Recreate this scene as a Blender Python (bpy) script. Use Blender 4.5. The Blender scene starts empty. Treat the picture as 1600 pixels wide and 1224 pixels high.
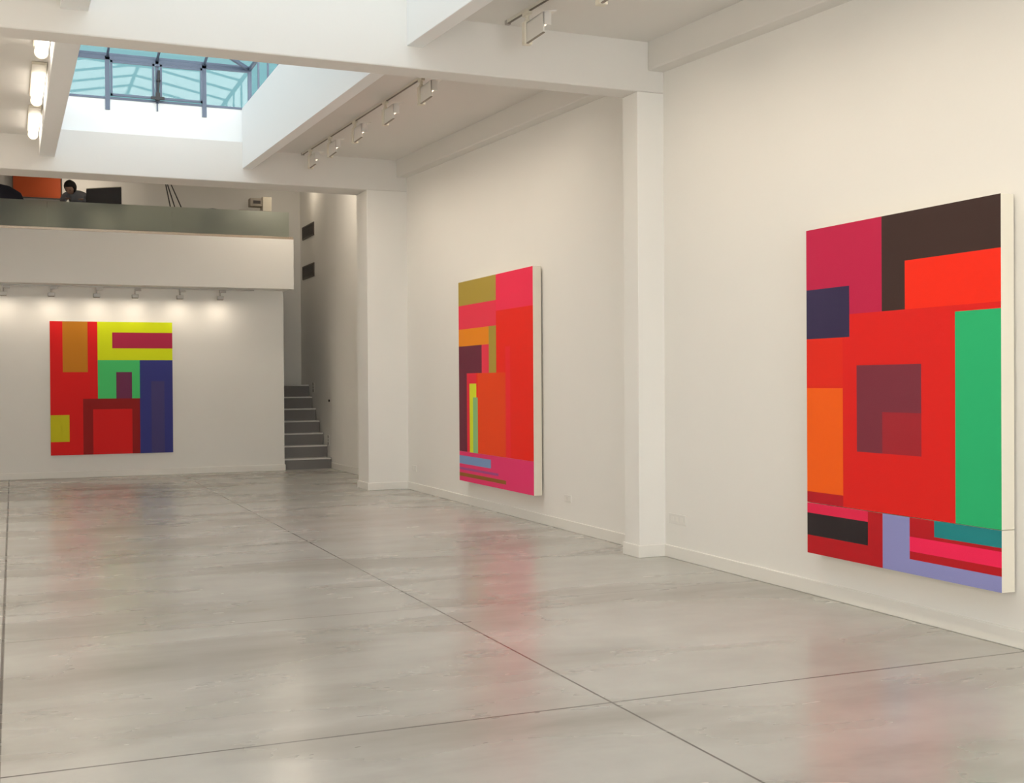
import bpy, bmesh, math, random
from mathutils import Vector, Matrix
random.seed(4)
S = bpy.context.scene
COL = S.collection

# ------------------------------------------------------------------ materials
def new_mat(name):
    m = bpy.data.materials.new(name); m.use_nodes = True
    nt = m.node_tree
    return m, nt, nt.nodes['Principled BSDF']

def plain(name, col, rough=0.6, metal=0.0, bump=0.0, bscale=60.0, spec=0.5, emit=None, estr=0.0, vary=0.0):
    m, nt, b = new_mat(name)
    b.inputs['Base Color'].default_value = (*col, 1)
    b.inputs['Roughness'].default_value = rough
    b.inputs['Metallic'].default_value = metal
    b.inputs['Specular IOR Level'].default_value = spec
    if emit:
        b.inputs['Emission Color'].default_value = (*emit, 1)
        b.inputs['Emission Strength'].default_value = estr
    if bump or vary:
        tc = nt.nodes.new('ShaderNodeTexCoord')
        n = nt.nodes.new('ShaderNodeTexNoise'); n.inputs['Scale'].default_value = bscale; n.inputs['Detail'].default_value = 5
        nt.links.new(tc.outputs['Object'], n.inputs['Vector'])
        if bump:
            bp = nt.nodes.new('ShaderNodeBump'); bp.inputs['Strength'].default_value = bump; bp.inputs['Distance'].default_value = 0.01
            nt.links.new(n.outputs['Fac'], bp.inputs['Height']); nt.links.new(bp.outputs['Normal'], b.inputs['Normal'])
        if vary:
            n2 = nt.nodes.new('ShaderNodeTexNoise'); n2.inputs['Scale'].default_value = 0.7; n2.inputs['Detail'].default_value = 3
            nt.links.new(tc.outputs['Object'], n2.inputs['Vector'])
            r = nt.nodes.new('ShaderNodeMapRange')
            r.inputs['From Min'].default_value = .3; r.inputs['From Max'].default_value = .7
            r.inputs['To Min'].default_value = 1 - vary; r.inputs['To Max'].default_value = 1 + vary
            nt.links.new(n2.outputs['Fac'], r.inputs['Value'])
            mx = nt.nodes.new('ShaderNodeVectorMath'); mx.operation = 'SCALE'
            mx.inputs[0].default_value = col
            nt.links.new(r.outputs['Result'], mx.inputs['Scale'])
            nt.links.new(mx.outputs['Vector'], b.inputs['Base Color'])
    return m

M = {}
M['wall'] = plain('painted_plaster', (.82, .81, .785), .75, bump=.05, bscale=35, vary=.012, spec=.3)
M['ceiling'] = plain('ceiling_plaster', (.74, .725, .70), .8, bump=.04, bscale=30, spec=.25)
M['skirting'] = plain('skirting_gloss_paint', (.80, .785, .75), .45, spec=.4)
M['curb'] = plain('skylit_curb_white', (.88, .90, .91), .6)  # white paint, kept paler than the plaster so the well looks more skylit
M['dark_frame'] = plain('grey_blue_steel', (.11, .14, .20), .45, metal=.2)
M['lamp_white'] = plain('cream_lamp_enamel', (.74, .70, .60), .45)
M['lamp_lip'] = plain('brown_grey_lamp_lip', (.25, .22, .18), .5)
M['head_grey'] = plain('silver_grey_lamp', (.42, .40, .38), .4, metal=.3)
M['track_dark'] = plain('bronze_track', (.16, .13, .10), .45, metal=.3)
M['track_pale'] = plain('pale_track', (.68, .65, .58), .5)
M['steel'] = plain('brushed_steel_strip', (.62, .52, .42), .25, metal=1)
M['canvas'] = plain('raw_canvas_edge', (.80, .76, .66), .85, bump=.12, bscale=300)
M['black'] = plain('black_plastic', (.02, .02, .022), .45)
M['screen'] = plain('dark_monitor_back', (.035, .035, .04), .5)
M['chair'] = plain('charcoal_chair_fabric', (.035, .035, .055), .85)
M['vent'] = plain('dark_vent_grille', (.06, .05, .05), .6)
M['socket'] = plain('white_plastic_plate', (.76, .75, .72), .35)
M['stair'] = plain('grey_stair_concrete', (.20, .19, .19), .7, bump=.1, vary=.1)
M['tread'] = plain('pale_stair_nosing', (.68, .67, .66), .5)
M['desk'] = plain('dark_desk_top', (.10, .08, .07), .5)
M['wood_floor'] = plain('mezzanine_floor', (.30, .27, .23), .6)
M['skin'] = plain('skin', (.50, .31, .24), .6)
M['hair'] = plain('dark_hair', (.015, .012, .012), .6, bump=.4, bscale=80)
M['shirt'] = plain('grey_shirt', (.30, .31, .36), .85)
M['trousers'] = plain('dark_trousers', (.05, .05, .07), .85)
M['tube'] = plain('lit_tube', (1, 1, 1), .4, emit=(1, .90, .78), estr=2.6)
M['lens'] = plain('lamp_lens', (1, .9, .7), .3, emit=(1, .82, .58), estr=1.5)
M['bulb'] = plain('ceiling_lamp_glow', (1, .9, .7), .3, emit=(1, .80, .55), estr=2.6)

# polished concrete floor
def floor_mat():
    m, nt, b = new_mat('polished_concrete'); N = nt.nodes; L = nt.links
    tc = N.new('ShaderNodeTexCoord')
    def noise(scale, detail, rough, sc=(1, 1, 1), dist=0.0):
        mp = N.new('ShaderNodeMapping'); mp.inputs['Scale'].default_value = sc
        L.new(tc.outputs['Object'], mp.inputs['Vector'])
        n = N.new('ShaderNodeTexNoise'); n.inputs['Scale'].default_value = scale
        n.inputs['Detail'].default_value = detail; n.inputs['Roughness'].default_value = rough
        n.inputs['Distortion'].default_value = dist
        L.new(mp.outputs['Vector'], n.inputs['Vector']); return n.outputs['Fac']
    def math_(op, a, bb, clamp=False):
        q = N.new('ShaderNodeMath'); q.operation = op; q.use_clamp = clamp
        for i, s in enumerate((a, bb)):
            if isinstance(s, (int, float)): q.inputs[i].default_value = s
            else: L.new(s, q.inputs[i])
        return q.outputs[0]
    def rng(v, a, c, d, e):
        r = N.new('ShaderNodeMapRange'); r.interpolation_type = 'LINEAR'
        for k, x in zip(('From Min', 'From Max', 'To Min', 'To Max'), (a, c, d, e)): r.inputs[k].default_value = x
        L.new(v, r.inputs['Value']); return r.outputs['Result']
    big = rng(noise(.45, 4, .55), .35, .65, 0, 1)
    mid = rng(noise(1.3, 4, .5, (.65, 1.6, 1), .1), .15, .85, 0, 1)
    stain = rng(noise(.75, 5, .55, (.5, 1.5, 1), .25), .46, .74, 0, 1)
    fine = rng(noise(5, 5, .6), .1, .9, 0, 1)
    tone = math_('ADD', math_('MULTIPLY', big, .40), math_('ADD', math_('MULTIPLY', mid, .35), math_('MULTIPLY', fine, .25)))
    cr = N.new('ShaderNodeValToRGB'); e = cr.color_ramp.elements
    e[0].position = .1; e[0].color = (.385, .375, .35, 1)
    e[1].position = .9; e[1].color = (.545, .54, .52, 1)
    L.new(tone, cr.inputs['Fac'])
    mx = N.new('ShaderNodeMix'); mx.data_type = 'RGBA'
    L.new(math_('MULTIPLY', stain, .75), mx.inputs['Factor']); L.new(cr.outputs['Color'], mx.inputs[6]); mx.inputs[7].default_value = (.20, .185, .155, 1)
    # sawn joints, cut in two directions
    sp = N.new('ShaderNodeSeparateXYZ'); L.new(tc.outputs['Object'], sp.inputs[0])
    tot = None
    for ax, pos, w, s in (('X', 2.739, .008, .9), ('X', -.07, .011, .9), ('Y', 5.27, .009, .85), ('Y', 8.02, .011, .35), ('Y', 10.8, .012, .25), ('Y', 2.5, .008, .8)):
        d = math_('ABSOLUTE', math_('SUBTRACT', sp.outputs[ax], pos), 0)
        k = math_('MULTIPLY', rng(d, w * .5, w * 1.1, 1, 0), s)
        tot = k if tot is None else math_('MAXIMUM', tot, k)
    mj = N.new('ShaderNodeMix'); mj.data_type = 'RGBA'
    L.new(tot, mj.inputs['Factor']); L.new(mx.outputs[2], mj.inputs[6]); mj.inputs[7].default_value = (.06, .05, .045, 1)
    L.new(mj.outputs[2], b.inputs['Base Color'])
    ro = math_('ADD', math_('MULTIPLY', mid, .10), .20)
    L.new(math_('ADD', ro, math_('MULTIPLY', stain, .10)), b.inputs['Roughness'])
    b.inputs['Specular IOR Level'].default_value = .55
    bp = N.new('ShaderNodeBump'); bp.inputs['Strength'].default_value = .35; bp.inputs['Distance'].default_value = .004
    hh = noise(3.0, 1.5, .4, (.5, 1.4, 1))
    L.new(hh, bp.inputs['Height']); L.new(bp.outputs['Normal'], b.inputs['Normal'])
    return m
M['floor'] = floor_mat()

def pane_mat(name, tint, gloss=.08):
    m = bpy.data.materials.new(name); m.use_nodes = True
    nt = m.node_tree; nt.nodes.clear()
    o = nt.nodes.new('ShaderNodeOutputMaterial'); mx = nt.nodes.new('ShaderNodeMixShader')
    t = nt.nodes.new('ShaderNodeBsdfTransparent'); t.inputs['Color'].default_value = (*tint, 1)
    g = nt.nodes.new('ShaderNodeBsdfGlossy'); g.inputs['Roughness'].default_value = .03
    mx.inputs[0].default_value = gloss
    nt.links.new(t.outputs[0], mx.inputs[1]); nt.links.new(g.outputs[0], mx.inputs[2]); nt.links.new(mx.outputs[0], o.inputs[0])
    return m
M['pane'] = pane_mat('greenish_skylight_glass', (.92, .94, .945), .03)
def frosted():
    m = bpy.data.materials.new('frosted_green_glass'); m.use_nodes = True
    nt = m.node_tree; nt.nodes.clear()
    o = nt.nodes.new('ShaderNodeOutputMaterial')
    r = nt.nodes.new('ShaderNodeBsdfRefraction'); r.inputs['Color'].default_value = (.70, .73, .67, 1); r.inputs['Roughness'].default_value = .62; r.inputs['IOR'].default_value = 1.2
    g = nt.nodes.new('ShaderNodeBsdfGlossy'); g.inputs['Roughness'].default_value = .45; g.inputs['Color'].default_value = (.8, .85, .8, 1)
    mx = nt.nodes.new('ShaderNodeMixShader'); mx.inputs[0].default_value = .07
    d = nt.nodes.new('ShaderNodeBsdfDiffuse'); d.inputs['Color'].default_value = (.5, .53, .48, 1)
    m2 = nt.nodes.new('ShaderNodeMixShader'); m2.inputs[0].default_value = .12
    nt.links.new(r.outputs[0], mx.inputs[1]); nt.links.new(g.outputs[0], mx.inputs[2])
    nt.links.new(mx.outputs[0], m2.inputs[1]); nt.links.new(d.outputs[0], m2.inputs[2]); nt.links.new(m2.outputs[0], o.inputs[0])
    return m
M['frost'] = frosted()

# ------------------------------------------------------------------ geometry helpers
class MB:
    def __init__(s): s.bm = bmesh.new()
    def box(s, a, b, mi=0):
        x0, y0, z0 = a; x1, y1, z1 = b
        v = [s.bm.verts.new(p) for p in ((x0,y0,z0),(x1,y0,z0),(x1,y1,z0),(x0,y1,z0),(x0,y0,z1),(x1,y0,z1),(x1,y1,z1),(x0,y1,z1))]
        for f in ((0,3,2,1),(4,5,6,7),(0,1,5,4),(1,2,6,5),(2,3,7,6),(3,0,4,7)):
            s.bm.faces.new([v[i] for i in f]).material_index = mi
        return s
    def hexa(s, p):      # eight corners, bottom ring then top ring
        v = [s.bm.verts.new(q) for q in p]
        for f in ((0,3,2,1),(4,5,6,7),(0,1,5,4),(1,2,6,5),(2,3,7,6),(3,0,4,7)):
            s.bm.faces.new([v[i] for i in f])
        return s
    def prism(s, poly, z0, z1):
        a = [s.bm.verts.new((x, y, z0)) for x, y in poly]; b = [s.bm.verts.new((x, y, z1)) for x, y in poly]
        n = len(poly); s.bm.faces.new(a[::-1]); s.bm.faces.new(b)
        for i in range(n): s.bm.faces.new((a[i], a[(i+1) % n], b[(i+1) % n], b[i]))
        return s
    def tube(s, p, q, r, r2=None, seg=16, caps=True):
        p = Vector(p); q = Vector(q); d = (q - p).normalized(); r2 = r if r2 is None else r2
        u = d.orthogonal().normalized(); w = d.cross(u)
        A, B = [], []
        for k in range(seg):
            t = 2 * math.pi * k / seg; o = u * math.cos(t) + w * math.sin(t)
            A.append(s.bm.verts.new(p + o * r)); B.append(s.bm.verts.new(q + o * r2))
        for k in range(seg): s.bm.faces.new((A[k], A[(k+1) % seg], B[(k+1) % seg], B[k]))
        if caps: s.bm.faces.new(A[::-1]); s.bm.faces.new(B)
        return s
    def bar(s, p, q, w, h):     # rectangular bar from p to q
        p = Vector(p); q = Vector(q); d = (q - p).normalized()
        up = Vector((0, 0, 1)) if abs(d.z) < .95 else Vector((0, 1, 0))
        u = d.cross(up).normalized(); v = u.cross(d).normalized()
        c = [(-1,-1),(1,-1),(1,1),(-1,1)]
        return s.hexa([p + u*w/2*a + v*h/2*b for a, b in c] + [q + u*w/2*a + v*h/2*b for a, b in c])
    def ball(s, c, r, sc=(1,1,1), seg=20):
        mt = Matrix.Translation(c) @ Matrix.Diagonal((r*sc[0], r*sc[1], r*sc[2], 1))
        bmesh.ops.create_uvsphere(s.bm, u_segments=seg, v_segments=seg//2+2, radius=1, matrix=mt); return s
    def build(s, name, mat, parent=None, bevel=0, smooth=False, off=(0,0,0)):
        bmesh.ops.recalc_face_normals(s.bm, faces=s.bm.faces[:])
        if any(off): bmesh.ops.translate(s.bm, verts=s.bm.verts[:], vec=Vector(off))
        me = bpy.data.meshes.new(name); s.bm.to_mesh(me); s.bm.free()
        mats = mat if isinstance(mat, (list, tuple)) else [mat]
        for m in mats: me.materials.append(m)
        if smooth:
            for p in me.polygons: p.use_smooth = True
        o = bpy.data.objects.new(name, me); COL.objects.link(o)
        if parent: o.parent = parent
        if bevel:
            b = o.modifiers.new('Bevel', 'BEVEL'); b.width = bevel; b.segments = 2; b.limit_method = 'ANGLE'
        return o
def struct(o): o['kind'] = 'structure'; return o
def tag(o, label, cat, group=None):
    o['label'] = label; o['category'] = cat
    if group: o['group'] = group
    return o
def empty(name, loc, rz=0):
    o = bpy.data.objects.new(name, None); COL.objects.link(o); o.empty_display_size = .1
    o.location = loc; o.rotation_euler = (0, 0, rz); return o
def copy_tree(o, parent=None):
    c = o.copy(); COL.objects.link(c)
    if parent: c.parent = parent
    for ch in o.children: copy_tree(ch, c)
    return c

# ------------------------------------------------------------------ dimensions
XW, XL = 5.493, -1.9            # right and left wall faces
YN, YE = -6.0, 24.5             # street front and deep back wall
B0, B1, B2 = (1.55, 1.83), (9.49, 9.77), (17.15, 17.72)
YP = 21.8                       # face of the partition with the painting
def off(y):
    if y > 9.49: return (y - 9.49) * .0345
    return (max(y, 5.5) - 9.49) * .05
def seg_ys(y0, y1):
    return [y0] + [k for k in (5.5, 9.49) if y0 < k < y1] + [y1]
def long_piece(mb, x0, x1, y0, y1, zb, zt, flat_top=None):
    ys = seg_ys(y0, y1)
    for a, b in zip(ys, ys[1:]):
        ta, tb = (flat_top, flat_top) if flat_top else (zt + off(a), zt + off(b))
        mb.hexa([(x0,a,zb+off(a)),(x1,a,zb+off(a)),(x1,b,zb+off(b)),(x0,b,zb+off(b)),(x0,a,ta),(x1,a,ta),(x1,b,tb),(x0,b,tb)])

# floor
struct(MB().box((XL-.2, YN-.2, -.2), (5.75, YE+.2, 0)).build('floor', M['floor']))
# walls
struct(MB().box((XW, YN, 0), (XW+.25, 17.6, 6.4)).box((5.53, 17.6, 0), (5.78, YE+.2, 6.4)).build('wall_right', M['wall']))
struct(MB().box((XL-.25, YN, 0), (XL, YE+.2, 6.4)).build('wall_left', M['wall']))
struct(MB().box((XL, YE, 0), (5.53, YE+.2, 6.4)).build('wall_back', M['wall']))
# street front, opened for an added shop window (unseen, behind the camera)
struct(MB().box((XL, YN-.2, 0), (5.493, YN, .5)).box((XL, YN-.2, 3.4), (5.493, YN, 6.0)).box((XL, YN-.2, .5), (-1.2, YN, 3.4)).box((4.8, YN-.2, .5), (5.493, YN, 3.4)).build('wall_front', M['wall']))
# partition that carries the painting
struct(MB().box((XL, YP, 0), (4.60, YP+.1, 3.30)).build('wall_partition', M['wall'], bevel=.004))

# pilasters
struct(MB().box((5.224, B1[0], 0), (XW+.02, B1[1], 4.222)).build('trim_1', M['wall'], bevel=.006))
struct(MB().box((4.872, B2[0], 0), (XW+.06, B2[1], 4.472)).build('trim_2', M['wall'], bevel=.006))
struct(MB().box((5.224, B0[0], 0), (XW+.02, B0[1], 4.0)).build('trim_3', M['wall'], bevel=.006))
# cross beams
ZB = 4.222
struct(MB().box((XL, B1[0], ZB), (XW+.02, B1[1], 5.5)).build('trim_4', M['ceiling'], bevel=.012))
b2 = MB().box((XL, B2[0], 4.472), (XW+.06, B2[1], 5.05))
struct(MB().box((XL, B2[0]+.06, 5.045), (XW+.06, B2[1], 5.535)).build('trim_20', M['curb'], bevel=.004))  # upper well wall in the paler curb colour, adding to its sky brightness
struct(b2.build('trim_5', M['ceiling'], bevel=.012))
struct(MB().box((XL, B0[0], 4.0), (XW+.02, B0[1], 5.3)).build('trim_6', M['ceiling'], bevel=.012))
# long beams beside the skylights, wall beams
XA0, XA1, XR0, XR1 = .35, .55, 3.05, 3.19
bays = [(YN, B0[0]), (B0[1], B1[0]), (B1[1], B2[0])]
n = 7
for (y0, y1) in bays:
    for x0, x1, top in ((XA0, XA1, 5.53), (XR0, XR1, 5.53)):
        mb = MB(); long_piece(mb, x0, x1, y0-.02, y1+.02, 4.405, None, flat_top=top)
        struct(mb.build('trim_%d' % n, M['curb'], bevel=.006)); n += 1
    mb = MB(); long_piece(mb, 5.335, XW+.02, y0-.02, y1+.02, 4.415, 4.80)
    struct(mb.build('trim_%d' % n, M['ceiling'], bevel=.012)); n += 1
# soft infill plaster: ceiling slabs of both side bays
mb = MB()
for (y0, y1) in bays:
    long_piece(mb, XR1-.01, XW+.1, y0-.05, y1+.05, 4.675, 4.9)
    long_piece(mb, XL-.1, XA0+.01, y0-.05, y1+.05, 4.675, 4.9)
struct(mb.build('ceiling', M['ceiling']))
def zroof(y): return 5.36 + (y-B2[1])*.135
ya, yb = B2[1]-.12, YE+.2
struct(MB().hexa([(XL-.2,ya,zroof(ya)),(5.78,ya,zroof(ya)),(5.78,yb,zroof(yb)),(XL-.2,yb,zroof(yb)),(XL-.2,ya,zroof(ya)+.12),(5.78,ya,zroof(ya)+.12),(5.78,yb,zroof(yb)+.12),(XL-.2,yb,zroof(yb)+.12)]).build('ceiling_mezzanine', M['ceiling']))

# baseboards
def base(name, boxes):
    mb = MB()
    for a, b in boxes:
        mb.box((a[0], a[1], 0), (b[0], b[1], .112))
    return struct(mb.build(name, M['skirting'], bevel=.006))
t = .016
base('baseboard_right', [((XW-t, B0[1]), (XW+.01, B1[0])), ((XW-t, B1[1]), (XW+.01, B2[0])), ((5.53-t, B2[1]), (5.54, 21.96)),
    ((5.224-t, B1[0]-t), (XW, B1[0]+.01)), ((5.224-t, B1[0]), (5.23, B1[1]+t)), ((4.872-t, B2[0]-t), (XW, B2[0]+.01)), ((4.872-t, B2[0]), (4.88, B2[1]+t)),
    ((XW-t, YN), (XW+.01, B0[0]))])
base('baseboard_back', [((XL, YP-t), (4.60+t, YP+.01)), ((4.595, YP), (4.60+t, YP+.1))])
base('baseboard_left', [((XL-.01, YN), (XL+t, YP))])

# ------------------------------------------------------------------ skylight lanterns
def lantern(idx, y0, y1):
    w = empty('window_%d' % idx, ((XA1+XR0)/2, (y0+y1)/2, 5.53)); w['kind'] = 'structure'
    ox, oy, oz = -w.location.x, -w.location.y, -5.53
    X0, X1, Z0, Z1, ZR = .38, 3.17, 5.53, 6.10, 6.37
    xm = (X0+X1)/2; hw = (X1-X0)/2
    O = (ox, oy, oz)
    g = MB()
    th = .006
    g.box((X0, y1, Z0), (X1, y1+th, Z1)); g.box((X0, y0-th, Z0), (X1, y0, Z1))
    g.box((X0-th, y0, Z0), (X0, y1, Z1)); g.box((X1, y0, Z0), (X1+th, y1, Z1))
    A, B, C, D = Vector((X0,y0,Z1)), Vector((X1,y0,Z1)), Vector((X1,y1,Z1)), Vector((X0,y1,Z1))
    R0, R1 = Vector((xm, y0+hw, ZR)), Vector((xm, y1-hw, ZR))
    for poly in ((A,B,R0),(B,C,R1,R0),(C,D,R1),(D,A,R0,R1)):
        lo = [g.bm.verts.new(p) for p in poly]; hi = [g.bm.verts.new(p+Vector((0,0,th))) for p in poly]
        k = len(poly); g.bm.faces.new(lo[::-1]); g.bm.faces.new(hi)
        for i in range(k): g.bm.faces.new((lo[i], lo[(i+1)%k], hi[(i+1)%k], hi[i]))
    g.build('pane', M['pane'], w, off=O)
    f = MB()
    e = .012
    for yy in (y0, y1):      # end walls: sill, head rail, posts
        f.box((X0, yy-e, Z0-.012), (X1, yy+e, Z0+.018)); f.box((X0, yy-.02, Z1-.045), (X1, yy+.02, Z1+.045))
    for xx in (X0, X1):
        f.box((xx-e, y0, Z0-.012), (xx+e, y1, Z0+.018)); f.box((xx-.02, y0, Z1-.02), (xx+.02, y1, Z1+.025))
        for yy in (y0, y1): f.box((xx-.025, yy-.025, Z0), (xx+.025, yy+.025, Z1))
    for p, q in ((A,R0),(B,R0),(C,R1),(D,R1),(R0,R1)): f.bar(p, q, .035, .05)
    f.build('frame', M['dark_frame'], w, off=O)
    for xx in (1.234, 1.89, 2.53):
        for yy, s in ((y0, 1), (y1, -1)):
            m = MB(); m.box((xx-.03, yy-.02, Z0-.16 if xx != 1.89 else Z0-.13), (xx+.03, yy+.02, Z1)) if xx != 1.89 else m.box((xx-.022, yy-.02, Z0-.02), (xx+.022, yy+.02, Z1)).box((xx-.008, yy-.02, Z0-.13), (xx+.008, yy, Z0))
            dx = min(xx-X0, X1-xx)
            m.bar((xx, yy, Z1), (xx, yy+s*dx, Z1+(ZR-Z1)*dx/hw), .03, .035)
            m.build('glazing_bar', M['dark_frame'], w, off=O)
    k = 0; yy = y1 - .66
    while yy > y0 + .3:
        for xx, s in ((X0, 1), (X1, -1)):
            d = min(hw, yy-y0, y1-yy)
            MB().box((xx-.012, yy-.012, Z0), (xx+.012, yy+.012, Z1)).bar((xx, yy, Z1), (xx+s*d, yy, Z1+(ZR-Z1)*d/hw), .025, .03).build('glazing_bar', M['dark_frame'], w, off=O)
        yy -= .66
    # opening sash over the two middle panes with its chain winder
    s = MB(); ys = y1-.045
    for za in (Z0+.03, Z1-.085): s.box((1.27, ys, za), (2.50, ys+.03, za+.03))
    for xa in (1.27, 1.925, 1.825, 2.475): s.box((xa, ys, Z0+.03), (xa+.028, ys+.03, Z1-.055))
    s.build('opening_sash', M['dark_frame'], w, off=O)
    h = MB(); h.box((1.80, ys-.05, Z0+.02), (1.98, ys, Z0+.055)).tube((1.89, ys-.04, Z0+.05), (1.905, ys-.04, Z0+.42), .018).box((1.86, ys-.06, Z0+.01), (1.92, ys, Z0+.11)).ball((1.90, ys-.04, Z0+.28), .03)
    h.build('winder', M['black'], w, off=O)
    # curb upstand under the glazed ends (the side upstands are the long beams)
    return w
lantern(1, B1[1]-.05, B2[0]+.06)
lantern(2, B0[1]-.05, B1[0]+.05)
lantern(3, YN+.05, B0[0]+.05)
# unseen shop window, added behind the camera to bring in front daylight
w4 = empty('window_4', (1.8, YN-.1, .5)); w4['kind'] = 'structure'
MB().box((-3, -.004, 0), (3, .004, 2.9)).build('pane', M['pane'], w4)
f = MB()
for x in (-3, -1.03, .97, 2.94): f.box((x, -.03, 0), (x+.06, .03, 2.9))
f.box((-3, -.03, 0), (3, .03, .06)).box((-3, -.03, 2.84), (3, .03, 2.9))
f.build('frame', M['dark_frame'], w4)

# ------------------------------------------------------------------ paintings (plain colour-block canvases)
PAL = {}
def paint(c):
    if c not in PAL:
        r, g, b = [((int(c[i:i+2], 16)/255 + .055)/1.055)**2.4 if int(c[i:i+2], 16) > 10 else int(c[i:i+2], 16)/255/12.92 for i in (0, 2, 4)]
        PAL[c] = plain('paint_' + c, (r, g, b), .62, bump=.12, bscale=160, spec=.25)
    return PAL[c]
def canvas_panel(parent, name, W, H, T, z0, rects):
    """box of width W, depth T, height H; the front face (local -Y) is cut into colour fields (fractions, later ones cover earlier)."""
    us = sorted({0., 1.} | {v for r in rects for v in (r[0], r[2])}); vs = sorted({0., 1.} | {v for r in rects for v in (r[1], r[3])})
    mats = [M['canvas']]; idx = {}
    bm = bmesh.new(); vv = {}
    def V(i, j):
        if (i, j) not in vv: vv[i, j] = bm.verts.new((-W/2 + us[i]*W, 0, z0 + vs[j]*H))
        return vv[i, j]
    for i in range(len(us)-1):
        for j in range(len(vs)-1):
            cu, cv = (us[i]+us[i+1])/2, (vs[j]+vs[j+1])/2
            c = [r[4] for r in rects if r[0] <= cu <= r[2] and r[1] <= cv <= r[3]][-1]
            if c not in idx: idx[c] = len(mats); mats.append(paint(c))
            bm.faces.new((V(i,j), V(i+1,j), V(i+1,j+1), V(i,j+1))).material_index = idx[c]
    nI, nJ = len(us)-1, len(vs)-1
    ring = [(i, 0) for i in range(nI)] + [(nI, j) for j in range(nJ)] + [(i, nJ) for i in range(nI, 0, -1)] + [(0, j) for j in range(nJ, 0, -1)]
    bk = {k: bm.verts.new((V(*k).co.x, T, V(*k).co.z)) for k in ring}
    for a, b in zip(ring, ring[1:] + ring[:1]):
        bm.faces.new((V(*a), bk[a], bk[b], V(*b)))
    bm.faces.new([bk[k] for k in ring])
    bmesh.ops.recalc_face_normals(bm, faces=bm.faces[:])
    me = bpy.data.meshes.new(name); bm.to_mesh(me); bm.free()
    for m in mats: me.materials.append(m)
    o = bpy.data.objects.new(name, me); COL.objects.link(o); o.parent = parent
    return o
def batten(parent, W, H, T, z0, gap):
    for z in (z0+.15, z0+H-.25): MB().box((-W/2+.2, T, z), (W/2-.2, T+gap, z+.08)).build('hanging_batten', M['canvas'], parent)

# right wall, near: local +X runs towards the camera (world -Y), local -Y faces the room (world -X)
T = .10
p1 = empty('painting', (5.378, (5.36+7.225)/2, .335), -math.pi/2)
W = 7.225-5.36
canvas_panel(p1, 'upper_canvas', W, 1.988, T, .372, [
    (0, 0, 1, 1, 'd81a16'),
    (0, .78, .44, 1, 'b81a48'), (0, .60, .26, .78, '2c2448'), (.26, .68, .44, .78, 'b81a48'),
    (.44, .84, 1, 1, '33211f'), (.44, .68, .56, .84, '33211f'), (.56, .68, 1, .84, 'f0280f'),
    (0, .42, .22, .60, 'dc2412'), (0, .03, .22, .42, 'f2600e'),
    (.80, .0, 1, .66, '22ae70'),
    (.30, .20, .64, .50, '72293a'), (.44, .20, .64, .34, '9a1f2c'), (0, 0, .22, .04, 'b00f20')])
canvas_panel(p1, 'lower_canvas', W, .368, T, 0, [
    (0, 0, 1, 1, 'b00f1c'), (0, .36, .36, .80, '231c20'), (0, .8, .36, 1, 'e02450'),
    (.44, 0, .58, 1, '8c8fc8'), (.58, 0, 1, .26, '8c8fc8'), (.58, .40, 1, .66, 'f02258'), (.70, .72, 1, 1, '197f86')])
batten(p1, W, 1.988, T, .372, 5.493-5.378-T)
tag(p1, 'large colour-block painting, mostly red with green right edge, nearest on right wall', 'painting')

p2 = empty('painting', (5.372, (12.19+14.595)/2, .325), -math.pi/2)
W = 14.595-12.19
canvas_panel(p2, 'upper_canvas', W, 2.19, T, .383, [
    (0, 0, 1, 1, 'e8200f'), (0, .86, .54, 1, 'a8913a'), (.54, .80, 1, 1, 'ee2a52'),
    (0, .72, .54, .86, 'e6324e'), (.44, .46, .54, .72, 'a8913a'),
    (0, .62, .44, .72, 'e88a10'), (.34, .46, .44, .62, 'e6324e'),
    (0, .0, .12, .62, '642238'), (.12, .46, .34, .62, '642238'), (.12, 0, .26, .46, 'e0203c'),
    (.16, 0, .26, .40, 'd8e42c'), (.21, 0, .28, .32, '88bb80'),
    (.28, 0, .66, .46, 'e8440f'), (.66, 0, .72, .60, 'ec2230')])
canvas_panel(p2, 'lower_canvas', W, .382, T, 0, [
    (0, 0, 1, 1, 'e03470'), (0, .58, .46, .86, '7896c4'), (0, .16, .66, .28, '8c5a22'), (0, .38, .56, .46, 'a04c8a')])
batten(p2, W, 2.19, T, .383, 5.493-5.372-T)
tag(p2, 'narrow-looking painting in reds, orange and olive on right wall between the two pilasters', 'painting')

p3 = empty('painting', ((.59+2.61)/2, 21.745, .395), 0)
W = 2.02; H = 2.295
canvas_panel(p3, 'canvas_panel', W, H, .045, 0, [
    (0, 0, .38, 1, 'd81416'), (.38, .71, 1, 1, 'd8e610'), (.38, .42, .725, .71, '48c470'), (.725, 0, 1, .71, '33377f'),
    (.26, 0, .725, .42, '8c1214'), (.34, 0, .66, .34, 'd41618'),
    (.10, .62, .30, 1, 'c07a18'), (.50, .80, 1, .92, 'ac2448'), (.53, .42, .66, .62, '6c2e52'), (.82, 0, .93, .55, '443e74'), (0, .10, .15, .30, 'c8c018')])
batten(p3, W, H, .045, 0, .01)
tag(p3, 'square painting of red, yellow, green and blue blocks on the far wall under the balcony', 'painting')

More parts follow.
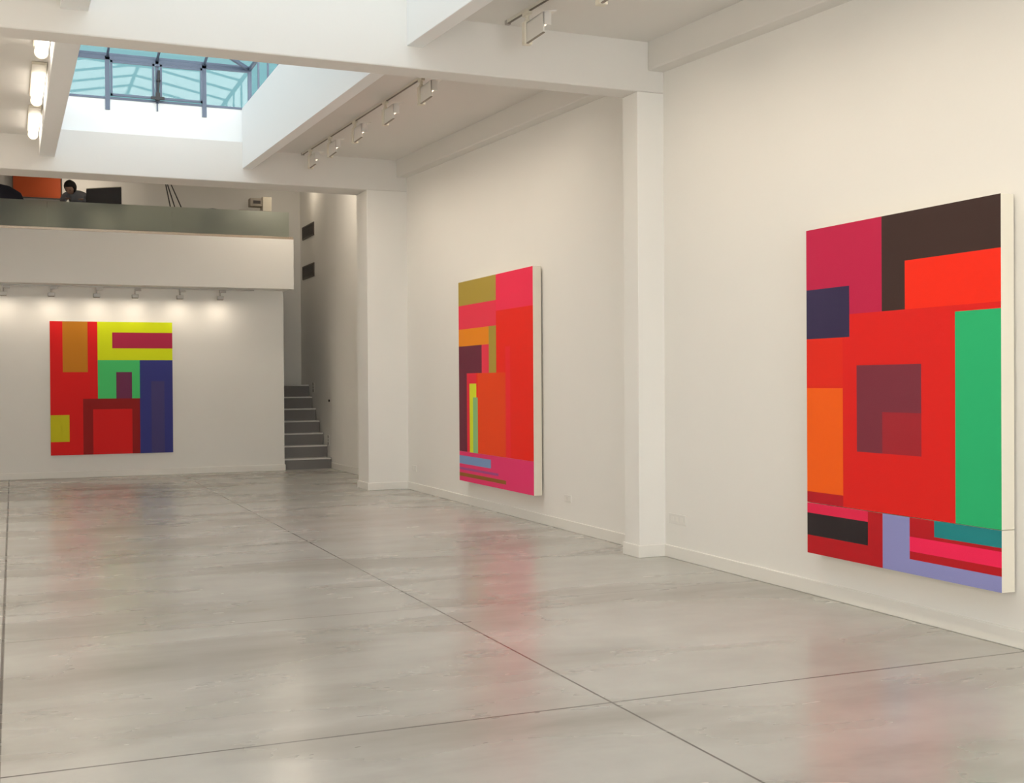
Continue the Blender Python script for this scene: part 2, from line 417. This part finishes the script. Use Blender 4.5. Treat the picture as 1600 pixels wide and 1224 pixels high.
# ------------------------------------------------------------------ balcony / mezzanine
YC, XC = 21.1, 4.643
struct(MB().box((XL, YC, 3.283), (XC, YC+.12, 4.168)).box((XL, YC+.12, 3.30), (XC, YE, 4.10)).build('trim_21', M['wall'], bevel=.004))
struct(MB().box((XL, YC+.12, 4.10), (XC, YE, 4.13)).build('floor_mezzanine', M['wood_floor']))
bal = empty('balustrade', (2.0, YC+.06, 4.168)); 
MB().box((XL-2.0, -.045, 0), (XC-2.0, .045, .045)).build('base_channel', M['steel'], bal, bevel=.004)
for a, b in ((-1.9, .55), (.553, 2.55), (2.553, 4.572)):
    MB().box((a-2.0, -.008, .03), (b-2.0, .008, .485)).build('glass_panel', M['frost'], bal)
tag(bal, 'low frosted green glass balustrade along the balcony edge', 'railing')

# desk behind the glass
dk = empty('desk', (.7, 22.35, 4.13))
MB().box((-1.3, -.3, .615), (1.2, .35, .64)).build('desk_top', M['desk'], dk, bevel=.004)
for x in (-1.25, 1.1):
    for y in (-.26, .28): MB().box((x, y, 0), (x+.05, y+.05, .615)).build('leg', M['head_grey'], dk)
tag(dk, 'dark desk on the balcony behind the frosted glass', 'desk')

mo = empty('monitor', (1.53, 22.4, 4.770), math.radians(-14))
MB().hexa([(-.30,-.02,.05),(.30,-.02,.05),(.30,.025,.05),(-.30,.025,.05),(-.30,-.02,.31),(.30,-.02,.355),(.30,.025,.355),(-.30,.025,.31)]).build('screen_housing', M['screen'], mo, bevel=.008)
MB().box((-.03, 0, 0), (.03, .03, .1)).box((-.12, -.07, 0), (.12, .09, .012)).build('stand', M['black'], mo)
MB().hexa([(-.30,-.021,.31),(.30,-.021,.355),(.30,.026,.355),(-.30,.026,.31),(-.30,-.021,.322),(.30,-.021,.367),(.30,.026,.367),(-.30,.026,.322)]).build('top_edge', M['lamp_white'], mo)
tag(mo, 'dark flat monitor with pale top edge on the balcony desk', 'monitor')

def office_chair(loc, rz, label, sc=1.0, back=.62):
    c = empty('office_chair', loc, rz)
    MB().box((-.26, -.25, .42), (.26, .25, .50)).build('seat', M['chair'], c, bevel=.03)
    b = MB(); pts = []
    poly = [(-.24*sc, .0), (-.30*sc, .25*back/.6), (-.26*sc, .44*back/.6), (-.14*sc, .56*back/.6), (0, .60*back/.6), (.14*sc, .56*back/.6), (.26*sc, .44*back/.6), (.30*sc, .25*back/.6), (.24*sc, 0)]
    fr = [b.bm.verts.new((x, .22 + .12*(z/.6)**2, .55+z)) for x, z in poly]; bk = [b.bm.verts.new((x, .29 + .12*(z/.6)**2, .55+z)) for x, z in poly]
    b.bm.faces.new(fr); b.bm.faces.new(bk[::-1]); k = len(poly)
    for i in range(k): b.bm.faces.new((fr[i], fr[(i+1)%k], bk[(i+1)%k], bk[i]))
    b.build('backrest', M['chair'], c, bevel=.02)
    for s in (-1, 1): MB().bar((s*.29, -.12, .68), (s*.29, .2, .68), .05, .03).bar((s*.27, .1, .46), (s*.29, .1, .68), .03, .03).build('armrest', M['black'], c)
    MB().tube((0, 0, .1), (0, 0, .42), .03).build('gas_post', M['black'], c)
    MB().bar((0, .2, .46), (0, .3, .62), .06, .02).build('back_bracket', M['black'], c)
    for k in range(5):
        a = k*2*math.pi/5
        MB().bar((0, 0, .10), (.28*math.cos(a), .28*math.sin(a), .06), .035, .03).ball((.28*math.cos(a), .28*math.sin(a), .03), .03).build('leg', M['black'], c)
    tag(c, label, 'chair', None); return c
office_chair((-.16, 23.0, 4.13), .25, 'dark high-backed office chair at the left end of the balcony desk', 1.6, .56)
office_chair((3.42, 22.6, 4.13), math.pi, 'low dark chair blurred behind the frosted balcony glass', .8, .15)

# back wall picture
pf = empty('painting', (.36, 24.47, 5.18))
MB().box((-.32, -.03, 0), (.53, .0, .75)).build('canvas_panel', plain('burnt_orange_paint', (.50, .075, .008), .6), pf)
f = MB(); f.box((-.335, -.045, -.015), (.55, .02, 0)).box((-.335, -.045, .75), (.55, .02, .765)).box((-.335, -.045, 0), (-.32, .02, .75)).box((.53, -.045, 0), (.55, .02, .75))
f.build('frame', M['desk'], pf)
tag(pf, 'plain burnt-orange panel in thin dark frame on the wall behind the balcony', 'picture')

# three dark rods leaning by the back
for i, (a, b) in enumerate((((2.735, 5.62), (2.80, 5.17)), ((2.75, 5.62), (2.875, 5.13)), ((2.80, 5.62), (2.99, 5.11)))):
    dx, dz = b[0]-a[0], b[1]-a[1]; k = (4.13-b[1])/dz
    rr = MB().tube((b[0]+dx*k, 23.35, 4.13), (a[0]-dx*.3, 23.9, a[1]-dz*.3), .011, .011, 8); o = rr.build('rod', M['black'], None)
    tag(o, ['thin dark rod standing upright on the balcony, leftmost of three', 'thin dark rod between two others on the balcony', 'thin dark rod leaning most, rightmost of three on the balcony'][i], 'rod', 'dark rods on the balcony')

# small pale device on a pedestal
dv = empty('desktop_printer', (4.60, 23.7, 5.0))
MB().box((-.02, -.12, 0), (.16, .15, .29)).build('body', M['lamp_white'], dv, bevel=.012)
MB().box((-.26, -.10, .10), (-.02, .13, .26)).build('paper_tray', plain('taupe_plastic', (.40, .36, .31), .6), dv, bevel=.01)
MB().box((-.20, -.11, .15), (-.06, -.098, .21)).build('slot', M['vent'], dv)
tag(dv, 'small pale device on a cabinet at the right end of the balcony', 'printer')
cb = empty('cabinet', (4.5, 23.7, 4.13))
MB().box((-.40, -.2, 0), (.13, .25, .87)).build('carcass', plain('taupe_cabinet', (.36, .33, .29), .6), cb, bevel=.005)
MB().box((-.39, -.215, .03), (-.145, -.2, .84)).build('door', M['wood_floor'], cb); MB().box((-.135, -.215, .03), (.12, -.2, .84)).build('door', M['wood_floor'], cb)
tag(cb, 'low taupe cabinet under the pale device behind the frosted glass', 'cabinet')

# ------------------------------------------------------------------ person at the desk
def skin_body(name, verts, edges, radii, mat, parent, root=0):
    me = bpy.data.meshes.new(name); me.from_pydata(verts, edges, []); me.materials.append(mat)
    o = bpy.data.objects.new(name, me); COL.objects.link(o); o.parent = parent
    me.skin_vertices.new() if hasattr(me.skin_vertices, 'new') and not me.skin_vertices else None
    sk = o.modifiers.new('Skin', 'SKIN')
    lay = me.skin_vertices[0].data
    for i, r in enumerate(radii): lay[i].radius = (r, r) if not isinstance(r, tuple) else r; lay[i].use_root = (i == root)
    sk.use_smooth_shade = True
    s = o.modifiers.new('Subsurf', 'SUBSURF'); s.levels = 2; s.render_levels = 2
    return o
pe = empty('person', (1.0, 23.0, 4.13))
V_ = [(.08,.05,.50),(.09,.0,.66),(.10,-.10,.82),(.07,-.17,.90),(.03,-.23,.93),            # pelvis..neck base
      (-.10,-.12,.88),(-.16,-.25,.76),(-.08,-.42,.78),                                     # right arm
      (.25,-.10,.89),(.30,-.22,.76),(.16,-.40,.78),                                        # left arm
      (-.03,.03,.48),(-.06,-.40,.47),(-.06,-.42,.06),(-.06,-.53,.04),
      (.19,.03,.48),(.22,-.40,.47),(.22,-.42,.06),(.22,-.53,.04)]
E_ = [(0,1),(1,2),(2,3),(3,4),(3,5),(5,6),(6,7),(3,8),(8,9),(9,10),(0,11),(11,12),(12,13),(13,14),(0,15),(15,16),(16,17),(17,18)]
R_ = [.15,.145,.15,.11,.055,.065,.05,.035,.065,.05,.035,.095,.065,.045,.04,.095,.065,.045,.04]
skin_body('body', V_, E_, R_, M['shirt'], pe)
hd = MB(); hd.ball((0,0,0), .1, (.80,.98,1.15), 24)
for v in hd.bm.verts:
    if v.co.z < 0: v.co.x *= 1 + v.co.z*2.2; v.co.y *= 1 + v.co.z*1.2
hd.ball((0,-.105,-.015), .02, (.7,.9,1.3), 8); hd.ball((.08,0,-.01), .022, (.5,.8,1.2), 8); hd.ball((-.08,0,-.01), .022, (.5,.8,1.2), 8)
hd.ball((0,-.088,-.055), .022, (1.2,.5,.35), 8)
head = hd.build('head', M['skin'], pe, smooth=True); head.location = (-.02,-.30,.985); head.rotation_euler = (math.radians(38), 0, math.radians(-28))
for s in (-1, 1): MB().ball((s*.032, -.088, .012), .011, (1,.6,.8), 8).build('eye', M['black'], head)
hr = MB(); hr.ball((0,.015,.02), .118, (.88,1.0,1.08), 24)
for v in list(hr.bm.verts):
    if v.co.y < -.02 and v.co.z < .055: v.co.y = -.02 + (v.co.y+.02)*.3
    v.co += Vector((math.sin(v.co.x*90)*.004, math.cos(v.co.z*80)*.004, math.sin(v.co.y*110)*.004))
hr.build('hair', M['hair'], head, smooth=True)
for s, x, y in ((-1, -.08, -.44), (1, .16, -.42)):
    h = MB(); h.ball((x, y-.03, .775), .035, (1,1.25,.5), 12)
    for k in range(4): h.tube((x-.024+k*.016, y-.06, .778), (x-.026+k*.017, y-.115-(.01 if k in (1,2) else 0), .768), .008, .006, 8)
    h.tube((x-s*.03, y-.03, .775), (x-s*.05, y-.075, .77), .009, .007, 8)
    h.build('hand', M['skin'], pe, smooth=True)
tag(pe, 'person with dark hair and grey shirt bending forward at the balcony desk', 'person')
st = empty('stool', (1.08, 23.05, 4.13))
MB().tube((0,0,.32), (0,0,.37), .19, seg=24).build('seat', M['chair'], st)
for k in range(4):
    a = math.pi/4 + k*math.pi/2
    MB().tube((.12*math.cos(a), .12*math.sin(a), .32), (.19*math.cos(a), .19*math.sin(a), 0), .014, seg=8).build('leg', M['black'], st)
tag(st, 'low stool under the person at the balcony desk', 'stool')

# ------------------------------------------------------------------ stairs
steps = [(21.945,.20),(22.27,.423),(22.575,.646),(22.855,.874),(23.155,1.106),(23.46,1.335),(23.735,1.572)]
sr = empty('staircase', (4.9, 21.95, 0))
X0_, X1_ = 3.9-4.9, 5.515-4.9
for i, (y, z) in enumerate(steps):
    y2 = steps[i+1][0] if i < 6 else 24.49
    y -= 21.95; y2 -= 21.95
    MB().box((X0_, y+.02, 0 if i == 0 else steps[i-1][1]-.05), (X1_, y2+.02 if i < 6 else y2, z-.025)).build('riser', M['stair'], sr)
    MB().box((X0_, y, z-.025), (X1_, y2+.02 if i < 6 else y2, z)).build('tread', M['tread'] , sr, bevel=.003)
tag(sr, 'grey concrete staircase with pale tread edges rising behind the partition wall', 'stairs')

# ------------------------------------------------------------------ vents and switch plates on the right wall
for i, (z0, z1) in enumerate(((4.55, 4.79), (3.735, 3.985))):
    v = empty('wall_vent', (5.53, 23.75, z0))
    h = z1-z0
    MB().box((-.012, -.49, 0), (.0, .49, h)).build('backing', M['vent'], v)
    f = MB(); f.box((-.02,-.5,-.01),(0,.5,.012)).box((-.02,-.5,h-.012),(0,.5,h+.01)).box((-.02,-.5,0),(0,-.48,h)).box((-.02,.48,0),(0,.5,h)); f.build('frame', M['desk'], v)
    l = MB()
    for k in range(6): l.bar((-.016, -.48, .03+k*(h-.06)/5), (-.016, .48, .03+k*(h-.06)/5), .008, .012)
    l.build('louvre', M['vent'], v)
    tag(v, ['dark rectangular vent high on the right wall, upper of two by the stairs', 'dark rectangular vent on the right wall beside the balcony slab, lower of two'][i], 'vent')
def plate(y, z, w, h, label, holes, xw=XW, name='socket_plate', cat='socket', group=None, mat='socket'):
    p = empty(name, (xw, y, z))
    MB().box((-.009, -w/2, -h/2), (0, w/2, h/2)).build('cover', M[mat], p, bevel=.002)
    for a, b, r in holes: MB().box((-.0105, a-r, b-r), (-.008, a+r, b+r)).build('socket_hole' if name == 'socket_plate' else 'button', M['vent'] if name != 'socket_plate' or xw > 5.5 else M['skirting'], p)
    tag(p, label, cat, group)
plate(9.27, .36, .29, .088, 'wide white socket plate just right of the near pilaster', [(-.08,0,.02),(.0,0,.02),(.08,0,.02)])
plate(11.55, .345, .16, .075, 'small white socket plate low on the wall right of the middle painting', [(-.04,0,.018),(.04,0,.018)])
plate(10.15, .365, .16, .075, 'white socket plate low on the wall just left of the near pilaster', [(-.04,0,.018),(.04,0,.018)])
plate(16.85, .33, .20, .085, 'white socket plate low on the wall right of the far pilaster', [(-.04,0,.018),(.04,0,.018)])
plate(23.41, 1.94-.42, .10, .20, 'upper switch plate with dark buttons on the stairway wall', [(0,.065,.03),(0,0,.025),(0,-.065,.03)], xw=5.53, name='switch_plate', cat='switch')
plate(22.215, .52, .10, .20, 'lower switch plate with dark buttons beside the first stairs', [(0,.065,.025),(0,0,.018),(0,-.065,.025)], xw=5.53, name='switch_plate', cat='switch')
o = MB().tube((5.53, 22.12, 1.27), (5.51, 22.12, 1.27), .022).build('wall_button', M['vent'])
tag(o, 'tiny dark round button on the stairway wall above the stairs', 'button')

# ------------------------------------------------------------------ lights
def area(name, loc, direction, w, h, power, col, parent=None, spread=math.pi):
    l = bpy.data.lights.new(name, 'AREA'); l.shape = 'RECTANGLE'; l.size = w; l.size_y = h; l.energy = power; l.color = col; l.spread = spread
    o = bpy.data.objects.new(name, l); COL.objects.link(o); o.location = loc
    o.rotation_euler = Vector(direction).to_track_quat('-Z', 'Y').to_euler()
    if parent: o.parent = parent
    return o
WARM = (1, .86, .685)
P_WASH = 5.2
# wall washers on tracks
def wash_light():
    r = empty('track_light', (0, 0, 0))
    MB().box((-.02, -.06, -.03), (.02, .06, 0)).build('adapter', M['lamp_white'], r, bevel=.004)
    MB().tube((0, 0, -.075), (0, 0, -.03), .017).ball((0, 0, -.075), .024).build('stem', M['lamp_white'], r, smooth=False)
    MB().box((-.035, -.03, -.27), (.035, .035, -.085)).build('bracket', M['lamp_white'], r, bevel=.006)
    # open reflector housing, mouth turned to the wall
    h = MB(); y0, y1 = -.36, -.03
    pr = [(-.015, -.10), (.075, -.105), (.08, -.095), (-.005, -.088), (-.02, -.10)]
    h.box((-.02, y0, -.262), (-.008, y1, -.10))            # back plate
    h.hexa([(-.02,y0,-.11),(.10,y0,-.085),(.10,y1,-.085),(-.02,y1,-.11),(-.02,y0,-.10),(.10,y0,-.075),(.10,y1,-.075),(-.02,y1,-.10)])
    h.prism([(-.02,y0),(.05,y0),(.05,y0+.006),(-.02,y0+.006)], -.20, -.10); h.prism([(-.02,y1-.006),(.05,y1-.006),(.05,y1),(-.02,y1)], -.20, -.10)
    h.build('housing', M['ceiling'], r)
    MB().box((-.022, y0, -.268), (-.004, y1, -.261)).build('bottom_lip', M['lamp_lip'], r)
    MB().tube((.02, y0+.05, -.185), (.02, y1-.05, -.185), .012, seg=10).build('lamp_tube', M['lens'], r)
    return r
proto = wash_light()
# copies of it are added, unseen, to bounce warm fill off the left wall
def zt(y): return 4.675 + off(y)
XT = 3.9
far_y = [11.66, 12.94, 14.23, 15.47, 16.59]; near_y = [8.93, 7.6, 6.3, 5.0, 3.7, 2.5]; front_y = [.5, -1.2, -2.9, -4.6]
words = ['nearest of five under the far bay ceiling', 'second nearest of five in the far bay', 'middle one of five in the far bay', 'fourth of five in the far bay', 'farthest of five, beside the far cross beam']
first = True
for grp, ys in (('track lights of the far bay', far_y), ('track lights of the near bay', near_y)):
    for k, y in enumerate(ys):
        o = proto if first else copy_tree(proto); first = False
        o.location = (XT, y, zt(y) - .024)
        if ys is far_y: lab = 'cream track light, ' + words[k]
        elif ys is near_y: lab = ['cream track light at the top edge, in front of the near cross beam', 'cream track light cut off by the top of the photo'][k] if k < 2 else 'cream track light farther forward on the near bay track'
        else: lab = 'cream track light on the front bay track'
        tag(o, lab, 'track light', grp)
        area('washer_lamp', (XT+.11, y-.19, zt(y)-.20), (1, 0, -2.7), .28, .10, P_WASH, WARM, spread=math.radians(128))
for y0, y1, lab in ((10.1, 17.05, 'dark lighting track on the far bay ceiling'), (2.2, 9.32, 'dark lighting track on the near bay ceiling'), (10.1, 17.0, 'added unseen dark lighting track in the left half of the far bay'), (2.0, 9.3, 'added unseen dark lighting track in the left half of the near bay'), (-5.0, 1.2, 'added unseen dark lighting track in the left half of the front bay')):
    xt = -1.1 if 'left' in lab else XT  # left-half tracks are added, unseen, to carry the fill washers
    tr = empty('light_track', (xt, (y0+y1)/2, zt((y0+y1)/2)))
    c = (y0+y1)/2; zc_ = zt(c)
    mb = MB(); ys = seg_ys(y0, y1)
    for a, b in zip(ys, ys[1:]): mb.bar((0, a-c, zt(a)-zc_-.012), (0, b-c, zt(b)-zc_-.012), .034, .024)
    mb.build('rail', M['track_pale'], tr)
    mb = MB()
    for a, b in zip(ys, ys[1:]): mb.bar((0, a-c, zt(a)-zc_-.0265), (0, b-c, zt(b)-zc_-.0265), .018, .006)
    mb.build('conductor_slot', M['track_dark'], tr)
    MB().box((-.02, y1-c, zt(y1)-zc_-.034), (.02, y1-c+.04, zt(y1)-zc_)).build('end_cap', M['head_grey'], tr)
    tag(tr, lab, 'lighting track')

for k, y in enumerate((16.0, 13.8, 11.6, 8.6, 6.4, 4.2, 2.3, -1.0, -3.5)):  # washers added out of view; their warm bounce fills the room
    if B1[0]-.3 < y < B1[1]+.3: continue
    o = copy_tree(proto); o.location = (-1.1, y, zt(y)-.024); o.rotation_euler = (0, 0, math.pi)
    tag(o, 'added unseen cream track light, bouncing warm fill off the left wall', 'track light', 'added fill track lights of the left bay')
    area('washer_lamp', (-1.21, y+.19, zt(y)-.20), (-1, 0, -1.0), .28, .10, 52, WARM, spread=math.radians(150))
# spots under the balcony
def spot_head():
    r = empty('spotlight', (0, 0, 0))
    MB().box((-.01, -.03, -.045), (.10, .03, 0)).build('adapter', M['head_grey'], r, bevel=.004)
    MB().tube((0, 0, -.10), (0, 0, -.03), .012, seg=10).build('stem', M['head_grey'], r)
    MB().box((-.055, -.05, -.165), (.055, .05, -.105)).build('housing', M['head_grey'], r, bevel=.006)
    MB().box((-.05, -.045, -.172), (.05, .045, -.165)).build('rim', M['lamp_lip'], r)
    return r
sp = spot_head(); first = True
hx = [-.13, .611, 1.333, 1.96, 2.71, 3.403]
hl = ['leftmost, at the photo edge', 'above the left corner of the painting', 'above the left half of the painting', 'above the right half of the painting', 'just right of the painting', 'rightmost of the row']
for x, w_ in zip(hx, hl):
    o = sp if first else copy_tree(sp); first = False
    o.location = (x, 21.45, 3.258)
    tag(o, 'small grey spotlight under the balcony, ' + w_, 'spotlight', 'spotlights under the balcony')
    l = bpy.data.lights.new('spot_lamp', 'AREA'); l.energy = 1.8; l.color = WARM; l.shape = 'RECTANGLE'; l.size = .09; l.size_y = .08
    lo = bpy.data.objects.new('spot_lamp', l); COL.objects.link(lo); lo.location = (x, 21.45, 3.08); lo.rotation_euler = Vector((0, .10, -1)).to_track_quat('-Z', 'Y').to_euler()
tr = empty('light_track', (1.4, 21.45, 3.283))
MB().box((-3.2, -.017, -.024), (2.6, .017, 0)).build('rail', M['head_grey'], tr)
tag(tr, 'grey lighting track under the balcony edge', 'lighting track')

# fluorescent tubes beside the left long beam
def tube_lamp(L):
    r = empty('tube_lamp', (0, 0, 0))
    MB().box((-.07, -.02, -.03), (.07, L+.02, 0)).build('base', M['lamp_white'], r, bevel=.004)
    g = MB(); g.tube((0, .38, -.08), (0, L-.05, -.08), .055, seg=24); g.ball((0, L-.05, -.08), .055)
    g.build('glass_tube', M['tube'], r, smooth=True)
    for y in (L-.03,):
        MB().tube((0, y-.012, -.08), (0, y+.012, -.08), .062, seg=24).box((-.02, y-.012, -.08), (.02, y+.012, -.01)).build('end_clip', M['lamp_white'], r)
    return r
tp = tube_lamp(1.66); first = True
for y, w_ in ((10.20, 'nearest of three, partly behind the cross beam'), (12.62, 'middle of three'), (14.97, 'farthest of three')):
    o = tp if first else copy_tree(tp); first = False
    o.location = (.27, y, zt(y)-.004); o.rotation_euler = (math.atan(.0345), 0, 0)
    tag(o, 'glowing tube lamp by the left ceiling beam, ' + w_, 'tube lamp', 'tube lamps in the left bay')
for y in (7.9, 6.5, 3.9, .0, -2.0, -4.0):  # unseen tubes added to light the faces turned towards the camera
    o = copy_tree(tp); o.location = (.27, y-.9, zt(y-.9)-.004); o.rotation_euler = (math.atan((zt(y+.76)-zt(y-.9))/1.66), 0, 0)
    tag(o, 'added unseen tube lamp for front fill, beside the left ceiling beam', 'tube lamp', 'added fill tube lamps in the front bays')
# lamp on the mezzanine, then added fill lamps nearby
def pendant(x, y, power, lab):
    pl = empty('ceiling_lamp', (x, y, zroof(y)))
    MB().tube((0, 0, -.03), (0, 0, 0), .06).tube((0, 0, -.35), (0, 0, 0), .006, seg=8).build('cord', M['black'], pl)
    MB().tube((0, 0, -.55), (0, 0, -.33), .17, .05, 24, caps=False).build('lamp_shade', M['lamp_white'], pl)
    MB().ball((0, 0, -.48), .05).build('bulb', M['bulb'], pl)
    tag(pl, lab, 'ceiling lamp')
    l = bpy.data.lights.new('pendant_light', 'POINT'); l.energy = power; l.color = WARM; l.shadow_soft_size = .08
    lo = bpy.data.objects.new('pendant_light', l); COL.objects.link(lo); lo.location = (x, y, zroof(y)-.60)
pendant(1.3, 23.7, 12, 'ceiling lamp hanging over the balcony desk, above the beam line')

pendant(4.3, 20.0, 34, 'added unseen ceiling lamp, fill light between the beam and balcony')  # added lamp, unseen, to brighten balcony face, partition and stair wall
pendant(5.05, 23.2, 5, 'added unseen ceiling lamp, fill light over the stairs, above the beam line')  # added lamp, unseen, to lift the dark stair passage
# ------------------------------------------------------------------ world: overcast sky
wd = bpy.data.worlds.new('overcast_sky'); S.world = wd; wd.use_nodes = True
nt = wd.node_tree; N = nt.nodes; L = nt.links
bg = N['Background']
tc = N.new('ShaderNodeTexCoord'); sp_ = N.new('ShaderNodeSeparateXYZ'); L.new(tc.outputs['Generated'], sp_.inputs[0])
cr = N.new('ShaderNodeValToRGB'); e = cr.color_ramp.elements
e[0].position = 0; e[0].color = (.07, .085, .09, 1); e[1].position = 1; e[1].color = (.97, .97, 1, 1)
k = e.new(.2); k.color = (.125, .255, .275, 1); k = e.new(.32); k.color = (.20, .37, .39, 1); k = e.new(.6); k.color = (.80, .82, .84, 1)
L.new(sp_.outputs['Z'], cr.inputs['Fac']); 
# brighter sky over the street side (world -Y) than over the roofs behind
m1 = N.new('ShaderNodeMapRange'); m1.interpolation_type = 'SMOOTHSTEP'
for kk, x in zip(('From Min', 'From Max', 'To Min', 'To Max'), (.1, .9, 0, 1)): m1.inputs[kk].default_value = x
ng = N.new('ShaderNodeMath'); ng.operation = 'MULTIPLY'; ng.inputs[1].default_value = -1; L.new(sp_.outputs['Y'], ng.inputs[0]); L.new(ng.outputs[0], m1.inputs['Value'])
ms = N.new('ShaderNodeMix'); ms.data_type = 'RGBA'; lo_ = N.new('ShaderNodeMapRange'); lo_.interpolation_type = 'SMOOTHSTEP'
for kk, x in zip(('From Min', 'From Max', 'To Min', 'To Max'), (.10, .42, 1, 0)): lo_.inputs[kk].default_value = x
L.new(sp_.outputs['Z'], lo_.inputs['Value'])
mm = N.new('ShaderNodeMath'); mm.operation = 'MULTIPLY'; L.new(m1.outputs[0], mm.inputs[0]); L.new(lo_.outputs[0], mm.inputs[1])
L.new(mm.outputs[0], ms.inputs['Factor']); L.new(cr.outputs['Color'], ms.inputs[6]); ms.inputs[7].default_value = (6.6, 6.4, 6.1, 1)
L.new(ms.outputs[2], bg.inputs['Color'])
bg.inputs['Strength'].default_value = 1.45

# ------------------------------------------------------------------ camera
yaw, pit, rol = .3971, -.0079, -.0063
F = Vector((math.sin(yaw)*math.cos(pit), math.cos(yaw)*math.cos(pit), math.sin(pit)))
r = Vector((math.cos(yaw), -math.sin(yaw), 0)); u = r.cross(F)
r2 = r*math.cos(rol) + u*math.sin(rol); u2 = -r*math.sin(rol) + u*math.cos(rol)
cam = bpy.data.cameras.new('camera'); co = bpy.data.objects.new('camera', cam); COL.objects.link(co)
co.matrix_world = Matrix(((r2.x, u2.x, -F.x, 0), (r2.y, u2.y, -F.y, 0), (r2.z, u2.z, -F.z, 1.6), (0, 0, 0, 1)))
cam.sensor_fit = 'HORIZONTAL'; cam.sensor_width = 36; cam.lens = 1860.1/1600*36
cam.clip_start = .05
S.camera = co
S.view_settings.view_transform = 'Standard'; S.view_settings.look = 'None'; S.view_settings.gamma = 1; S.view_settings.use_curve_mapping = False
S.view_settings.exposure = 0.47
S.cycles.max_bounces = 12; S.cycles.diffuse_bounces = 8; S.cycles.transparent_max_bounces = 16
S.cycles.use_denoising = True
S.cycles.sample_clamp_indirect = 2.5; S.cycles.blur_glossy = 1.0; S.cycles.caustics_reflective = False
